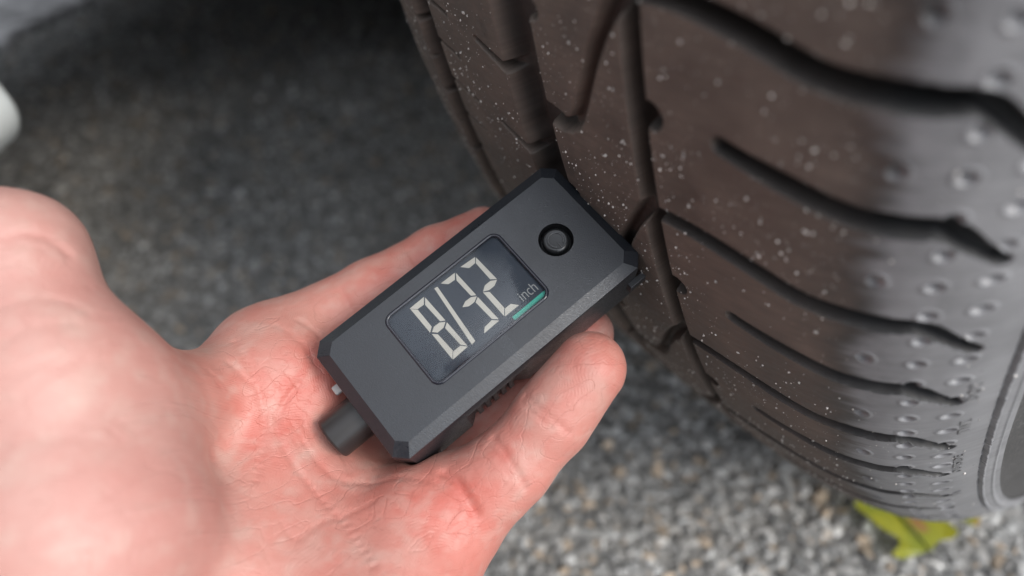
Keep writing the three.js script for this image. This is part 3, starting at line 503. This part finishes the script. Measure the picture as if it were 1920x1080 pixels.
    // blotchy skin: pale and red patches a few millimetres across, redder at joints and pads
    let red = 0.40 + 0.6 * fbm(x * 0.06, y * 0.06, z * 0.06, 3) + 0.22 * fbm(x * 0.24 + 5, y * 0.24, z * 0.24, 2); for (const q of RED) { const d2 = (x - q[0]) ** 2 + (y - q[1]) ** 2 + (z - q[2]) ** 2; red += q[4] * 0.5 * Math.exp(-d2 / (q[3] * q[3])); }
    const blot = fbm(x * 0.16 + 9, y * 0.16, z * 0.16, 3), small = fbm(x * 0.55, y * 0.55 + 4, z * 0.55, 2);
    const spot = fbm(x * 0.36 + 3, y * 0.36, z * 0.36 + 8, 3); let pale = clamp(0.55 * sstep(-0.05, 0.45, blot + 0.2 * small) + 0.45 * sstep(0.0, 0.45, spot), 0, 1); red = clamp(red + 0.25 * small, 0, 1.2);
    let r = lerp(0.50, 0.47, red), g = lerp(0.262, 0.148, red), b = lerp(0.215, 0.115, red);
    const th = sstep(14, -3, Math.min(...thumb.slice(0, 3).map((c) => dc(c, x, y, z))));   // paler, thicker skin over the ball of the thumb
    r = lerp(r, 0.48, th * 0.5); g = lerp(g, 0.325, th * 0.5); b = lerp(b, 0.29, th * 0.5);
    r = lerp(r, 0.50, pale * 0.8); g = lerp(g, 0.355, pale * 0.6); b = lerp(b, 0.30, pale * 0.6);
    r *= 0.95; g *= 0.93; b *= 0.93;
    const cd = clamp((cr - 0.15) * 0.3, 0, 0.2); g *= 1 - cd * 0.6; b *= 1 - cd * 0.6;
    col[i * 3] = r; col[i * 3 + 1] = g; col[i * 3 + 2] = b;
  }
  const hg = new THREE.BufferGeometry(); for (let i = 0; i < out.length; i++) out[i] *= 0.001;
  hg.setAttribute('position', new THREE.BufferAttribute(out, 3)); hg.setAttribute('color', new THREE.BufferAttribute(col, 3)); hg.setAttribute('uv', new THREE.BufferAttribute(uv, 2)); hg.setIndex(idx); hg.computeVertexNormals();
  // fine skin lines: nearly parallel wavering ridges broken by cross lines
  const skin = dataTex(1024, 1024, (u, v, i, j) => { const P2 = Math.PI * 2, ph = 70 * v + 46 * u + 3.2 * Math.sin(P2 * u + 1) + 2.6 * Math.sin(P2 * (2 * v + u)) + 1.6 * Math.sin(P2 * (3 * u - v) + 2), brk = Math.sin(P2 * (9 * u - 13 * v) + 2 * Math.sin(P2 * (u + 2 * v))); const h = 0.5 + 0.12 * Math.sin(P2 * ph) * (0.6 + 0.4 * brk) + 0.10 * noise3(i * 0.22, j * 0.22, 3) + 0.10 * noise3(i * 0.06, j * 0.06, 9) - 0.5 * (1 - sstep(0, 0.05, Math.abs(noise3(u * 7 + v * 3, v * 14 - u * 3, 21)))) - 0.3 * (1 - sstep(0, 0.07, Math.abs(noise3(u * 17 - v * 9, v * 20 + u * 9, 31)))); return [h + 0.22, h + 0.22, h + 0.22]; });
  skin.wrapS = skin.wrapT = THREE.MirroredRepeatWrapping;
  const skinM = PHY({ vertexColors: true, roughness: 0.46, bumpMap: skin, bumpScale: 0.00013, sheen: 0.25, sheenRoughness: 0.5, sheenColor: lin(1, 0.6, 0.5), specularIntensity: 0.8 });
  // unseen rest of the person, added behind the camera for its shade: coarse field in metres
  const net = (f, a, b, h) => {
    const m = [0, 1, 2].map((i) => Math.ceil((b[i] - a[i]) / h) + 1), G = new Float32Array(m[0] * m[1] * m[2]), at = (i, j, k) => (i * m[1] + j) * m[2] + k, id2 = new Int32Array(G.length).fill(-1), P = [], I = [];
    for (let i = 0; i < m[0]; i++) for (let j = 0; j < m[1]; j++) for (let k = 0; k < m[2]; k++) G[at(i, j, k)] = f(a[0] + i * h, a[1] + j * h, a[2] + k * h);
    const oo = []; for (let c = 0; c < 8; c++) oo.push(at(c >> 2 & 1, c >> 1 & 1, c & 1));
    for (let i = 0; i < m[0] - 1; i++) for (let j = 0; j < m[1] - 1; j++) for (let k = 0; k < m[2] - 1; k++) { const o = at(i, j, k); let sx = 0, sy = 0, sz = 0, n2 = 0; for (const [u, v] of EDG) { const fa = G[o + oo[u]], fb = G[o + oo[v]]; if ((fa < 0) === (fb < 0)) continue; const t = fa / (fa - fb); sx += lerp(u >> 2 & 1, v >> 2 & 1, t); sy += lerp(u >> 1 & 1, v >> 1 & 1, t); sz += lerp(u & 1, v & 1, t); n2++; } if (!n2) continue; id2[o] = P.length / 3; P.push(a[0] + (i + sx / n2) * h, a[1] + (j + sy / n2) * h, a[2] + (k + sz / n2) * h); }
    const s2 = [m[1] * m[2], m[2], 1];
    for (let i = 1; i < m[0] - 1; i++) for (let j = 1; j < m[1] - 1; j++) for (let k = 1; k < m[2] - 1; k++) { const o = at(i, j, k), ins = G[o] < 0; for (let ax = 0; ax < 3; ax++) { if (ins === (G[o + s2[ax]] < 0)) continue; const u = s2[(ax + 1) % 3], v = s2[(ax + 2) % 3], q = [id2[o], id2[o - u], id2[o - u - v], id2[o - v]]; if (q.some((w) => w < 0)) continue; if (ins) I.push(q[0], q[1], q[2], q[0], q[2], q[3]); else I.push(q[0], q[2], q[1], q[0], q[3], q[2]); } }
    const g = new THREE.BufferGeometry(); g.setAttribute('position', new THREE.Float32BufferAttribute(P, 3)); g.setIndex(I); g.applyMatrix4(gInv); g.computeVertexNormals(); return g;
  };
  const field = (cs, k) => (x, y, z) => { let d = 1e9; for (const c of cs) d = smin(d, dc(c, x, y, z), k); return d; };
  const OX = -0.10, OZ = 0.20, Q = (x, y, z, r) => { const k = sstep(0.14, 0.32, x); return [x + OX * k, y, z + OZ * k, r]; };   // OX, OZ: where the body crouches
  const headF = field([cone(Q(0.47, 0.94, 0.635, 0.085), Q(0.435, 0.875, 0.615, 0.068)), cone(Q(0.40, 0.885, 0.595, 0.012), Q(0.375, 0.865, 0.583, 0.013)), cone(Q(0.50, 0.86, 0.65, 0.055), Q(0.55, 0.72, 0.67, 0.06)), cone(Q(0.435, 0.90, 0.70, 0.014), Q(0.44, 0.87, 0.70, 0.012)), cone(Q(0.49, 0.90, 0.545, 0.014), Q(0.495, 0.87, 0.547, 0.012)), cone(Q(0.55, 0.72, 0.67, 0.06), Q(0.48, 0.69, 0.79, 0.045)), cone(Q(0.48, 0.69, 0.79, 0.045), Q(0.36, 0.34, 0.70, 0.036)), cone(Q(0.36, 0.34, 0.70, 0.036), Q(0.125, 0.155, 0.468, 0.030))], 0.02);
  const hd = net(headF, [0.05, 0.08, 0.38], [0.72, 1.1, 1.12], 0.008);
  { const c = new Float32Array(hd.attributes.position.count * 3), u = new Float32Array(hd.attributes.position.count * 2); for (let i = 0; i < c.length; i += 3) { c[i] = 0.5; c[i + 1] = 0.27; c[i + 2] = 0.22; } hd.setAttribute('color', new THREE.BufferAttribute(c, 3)); hd.setAttribute('uv', new THREE.BufferAttribute(u, 2)); }
  const person = mesh('person', mergeGeometries([hg, hd]), skinM);
  const cloth = (c) => STD({ color: c, roughness: 0.9 });
  const jk = field([cone(Q(0.69, 0.34, 0.72, 0.15), Q(0.57, 0.64, 0.66, 0.15)), cone(Q(0.47, 0.70, 0.80, 0.085), Q(0.64, 0.70, 0.50, 0.085)), cone(Q(0.47, 0.70, 0.80, 0.075), Q(0.36, 0.34, 0.70, 0.06)), cone(Q(0.36, 0.34, 0.70, 0.058), Q(0.19, 0.20, 0.535, 0.047)), cone(Q(0.65, 0.70, 0.49, 0.075), Q(0.68, 0.42, 0.40, 0.06)), cone(Q(0.68, 0.42, 0.40, 0.058), Q(0.52, 0.44, 0.50, 0.05))], 0.03);
  mesh('jacket', net(jk, [0.02, 0.1, 0.4], [0.95, 0.9, 1.2], 0.013), cloth(lin(0.03, 0.033, 0.04)), person).userData.label = 'dark jacket of the unseen crouching person, added for shade';
  const tr = field([cone(Q(0.70, 0.30, 0.74, 0.15), Q(0.66, 0.30, 0.66, 0.14)), cone(Q(0.68, 0.28, 0.80, 0.10), Q(0.42, 0.40, 0.92, 0.075)), cone(Q(0.42, 0.40, 0.92, 0.07), Q(0.58, 0.09, 0.96, 0.055)), cone(Q(0.70, 0.28, 0.62, 0.10), Q(0.54, 0.40, 0.44, 0.075)), cone(Q(0.54, 0.40, 0.44, 0.07), Q(0.68, 0.09, 0.50, 0.055))], 0.03);
  mesh('trousers', net(tr, [0.15, 0.0, 0.48], [0.85, 0.58, 1.32], 0.013), cloth(lin(0.025, 0.03, 0.045)), person).userData.label = 'dark blue trousers of the unseen crouching person, added for shade';
  for (const [x, z] of [[0.56, 0.95], [0.66, 0.49]]) mesh('shoe', net(field([cone(Q(x + 0.05, 0.048, z + 0.03, 0.046), Q(x - 0.15, 0.034, z - 0.07, 0.034))], 0.02), [x - 0.34, -0.01, z - 0.0], [x + 0.06, 0.14, z + 0.34], 0.008), cloth(lin(0.02, 0.02, 0.02)), person);
  { const hr = net((x, y, z) => { const d = dc(cone(Q(0.475, 0.95, 0.637, 0.09), Q(0.46, 0.92, 0.63, 0.084)), x, y, z); return Math.max(d, 0.004 - headF(x, y, z), 0.90 - y + (0.47 + OX - x) * 0.6); }, [0.2, 0.8, 0.7], [0.52, 1.08, 0.98], 0.007); mesh('hair', hr, cloth(lin(0.03, 0.02, 0.015)), person); }
  gMat.decompose(person.position, person.quaternion, person.scale);
  person.userData = { label: 'open left hand of a person, palm up, holding the grey gauge', category: 'person' };
  console.log('hand done', Date.now() - T0);
}

// ------------------------------------------------------------------ car body round the wheel (wheel is steered outward)
{
  const car = group('car', 'white car with its rounded bumper edge hanging beside the steered wheel', 'car');
  const A = 35 * Math.PI / 180, fwd = V3(-Math.sin(A), 0, Math.cos(A)), outw = V3(Math.cos(A), 0, Math.sin(A));
  const m = new THREE.Matrix4().makeBasis(fwd, V3(0, 1, 0), outw.clone().negate()); // local x = forward, y = up, z = inboard
  m.decompose(car.position, car.quaternion, car.scale);
  const white = PHY({ color: lin(0.74, 0.78, 0.77), roughness: 0.3, clearcoat: 1, clearcoatRoughness: 0.05 }), black = STD({ color: lin(0.02, 0.02, 0.02), roughness: 0.8 });
  const OUT = 0.12, arch = 0.470, bot = 0.214;
  const s = new THREE.Shape(), yb = bot - HUB, a0 = Math.asin(yb / arch), sx = Math.cos(a0) * arch;
  s.moveTo(1.0, 0.13);  s.lineTo(1.02, 0.45); s.lineTo(0.9, 0.72); s.lineTo(-1.2, 0.86); s.lineTo(-1.2, bot); s.lineTo(-sx, bot);
  for (let i = 0; i <= 48; i++) { const a = Math.PI - a0 - (Math.PI - 2 * a0 - 0.025) * i / 48; s.lineTo(Math.cos(a) * arch, HUB + Math.sin(a) * arch); }
  s.quadraticCurveTo(sx + 0.001, bot + 0.001, sx + 0.014, bot); s.lineTo(sx + 0.08, bot - 0.01); s.lineTo(sx + 0.25, 0.15);
  s.closePath();
  mesh('fender', new THREE.ExtrudeGeometry(s, { depth: 0.016, bevelEnabled: true, bevelThickness: 0.008, bevelSize: 0.008, bevelSegments: 6, curveSegments: 24 }).translate(0, 0, -OUT), white, car).userData.label = 'white painted wheel arch and bumper side';
  const slab = (name, x0, x1, y0, y1, z0, z1, mat) => mesh(name, new RoundedBoxGeometry(x1 - x0, y1 - y0, z1 - z0, 2, 0.006).translate((x0 + x1) / 2, (y0 + y1) / 2, (z0 + z1) / 2), mat, car);
  slab('front_bumper', 0.94, 1.03, 0.12, 0.7, -0.095, 1.7, white);
  slab('underbody', 0.44, 0.938, 0.36, 0.375, -0.09, 0.198, black); slab('underbody', 0.44, 0.938, 0.165, 0.18, 0.32, 1.7, black); slab('underbody', 0.44, 0.938, 0.25, 0.265, 0.2, 0.318, black);
  slab('underbody', -0.44, 0.438, 0.165, 0.18, 0.32, 1.7, black);
  slab('underbody', -2.6, -0.442, 0.165, 0.18, -0.09, 1.7, black); slab('fender', -2.6, 1.0, 0.17, 0.85, 1.702, 1.74, white);
  slab('hood', -0.9, 1.0, 0.80, 0.82, -0.09, 1.7, white);
  slab('cabin', -2.6, -0.902, 0.80, 1.4, -0.05, 1.7, white);
  { const lg = new THREE.BufferGeometry(), p = [], ix = []; for (let i = 0; i <= 48; i++) { const a = Math.PI * i / 48; for (const z of [-0.09, 0.32]) p.push(Math.cos(a) * 0.485, HUB + 0.03 + Math.sin(a) * 0.47, z); if (i) { const k = i * 2; ix.push(k - 2, k - 1, k, k, k - 1, k + 1); } } lg.setAttribute('position', new THREE.Float32BufferAttribute(p, 3)); lg.setIndex(ix); lg.computeVertexNormals(); mesh('wheel_arch_liner', lg, STD({ color: lin(0.02, 0.02, 0.02), roughness: 0.85, side: THREE.DoubleSide }), car); }
}

// ------------------------------------------------------------------ leaf on the ground before the tyre
{
  const leaf = group('fallen_leaf', 'folded yellow green leaf on the asphalt under the tyre edge', 'leaf');
  const c = onGround(1700, 1004); leaf.position.copy(c); leaf.position.y = 0.006;
  const right = cR.clone().setY(0).normalize(), toward = cF.clone().setY(0).normalize().negate();
  const tex = dataTex(256, 256, (u, v) => { const n = fbm(u * 6, v * 6, 4, 3), vein = Math.abs(Math.sin((u * 9 + v * 4) * 3)) < 0.1 ? 0.06 : 0; const y = clamp(0.5 + n + vein, 0, 1), br = sstep(0.25, 0.5, fbm(u * 4 + 5, v * 4, 8, 3)); return [toS(lerp(lerp(0.20, 0.40, y), 0.36, br)), toS(lerp(lerp(0.25, 0.38, y), 0.17, br)), toS(lerp(0.025, 0.07, br))]; }, true);
  const lm = PHY({ map: tex, roughness: 0.5, transmission: 0.3, thickness: 0, side: THREE.DoubleSide });
  const half = (pts, lift, name) => { // outline in mm: [right, toward camera]
    const s = new THREE.Shape(new THREE.SplineCurve(pts.map(([a, b]) => new THREE.Vector2(a, b))).getPoints(60)); const g = new THREE.ShapeGeometry(s, 4), p = g.attributes.position, u = g.attributes.uv;
    for (let i = 0; i < p.count; i++) { const a = p.getX(i), b = p.getY(i); u.setXY(i, a / 60 + 0.5, b / 60 + 0.5); const h = lift(a, b); const w = right.clone().multiplyScalar(a / 1000).addScaledVector(toward, b / 1000); p.setXYZ(i, w.x, h / 1000, w.z); }
    g.computeVertexNormals(); return mesh(name, g, lm, leaf); };
  half([[3, 12], [-5, 14], [-13, 17], [-17, 15], [-12, 11], [-9, 6], [-15, 2], [-19, -4], [-23, -10], [-19, -13], [-11, -10], [-4, -7], [-1, 2], [3, 12]], (a, b) => 1.5 + 0.16 * Math.abs(a - 2) + 0.15 * Math.max(0, -b) + 0.8 * Math.sin(a * 0.3), 'leaf_blade');
  half([[3, 12], [0, 3], [-3, -7], [6, -9], [14, -6], [24, -9], [31, -4], [27, 4], [22, 0], [16, 0], [18, 5], [14, 8], [9, 8], [3, 12]], (a, b) => 1.5 + 0.22 * Math.abs(a - 2) + 0.2 * Math.max(0, -b) + 0.7 * Math.sin(a * 0.35 + 1), 'leaf_blade');
  const st = [V3(3, 2, 13), V3(0, 3, 3), V3(-3, 4, -6), V3(-4, 7, -18)].map((q) => right.clone().multiplyScalar(q.x / 1000).addScaledVector(toward, q.z / 1000).add(V3(0, q.y / 1000 + 0.0003, 0)));
  mesh('leaf_stalk', new THREE.TubeGeometry(new THREE.CatmullRomCurve3(st), 20, 0.0006, 6), STD({ color: lin(0.22, 0.24, 0.03), roughness: 0.6 }), leaf);
}

const renderer = new THREE.WebGLRenderer({ antialias: true });
renderer.toneMapping = THREE.LinearToneMapping; renderer.toneMappingExposure = EXPOSURE;
renderer.shadowMap.enabled = true; renderer.setSize(1024, 576);
renderer.render(scene, camera);
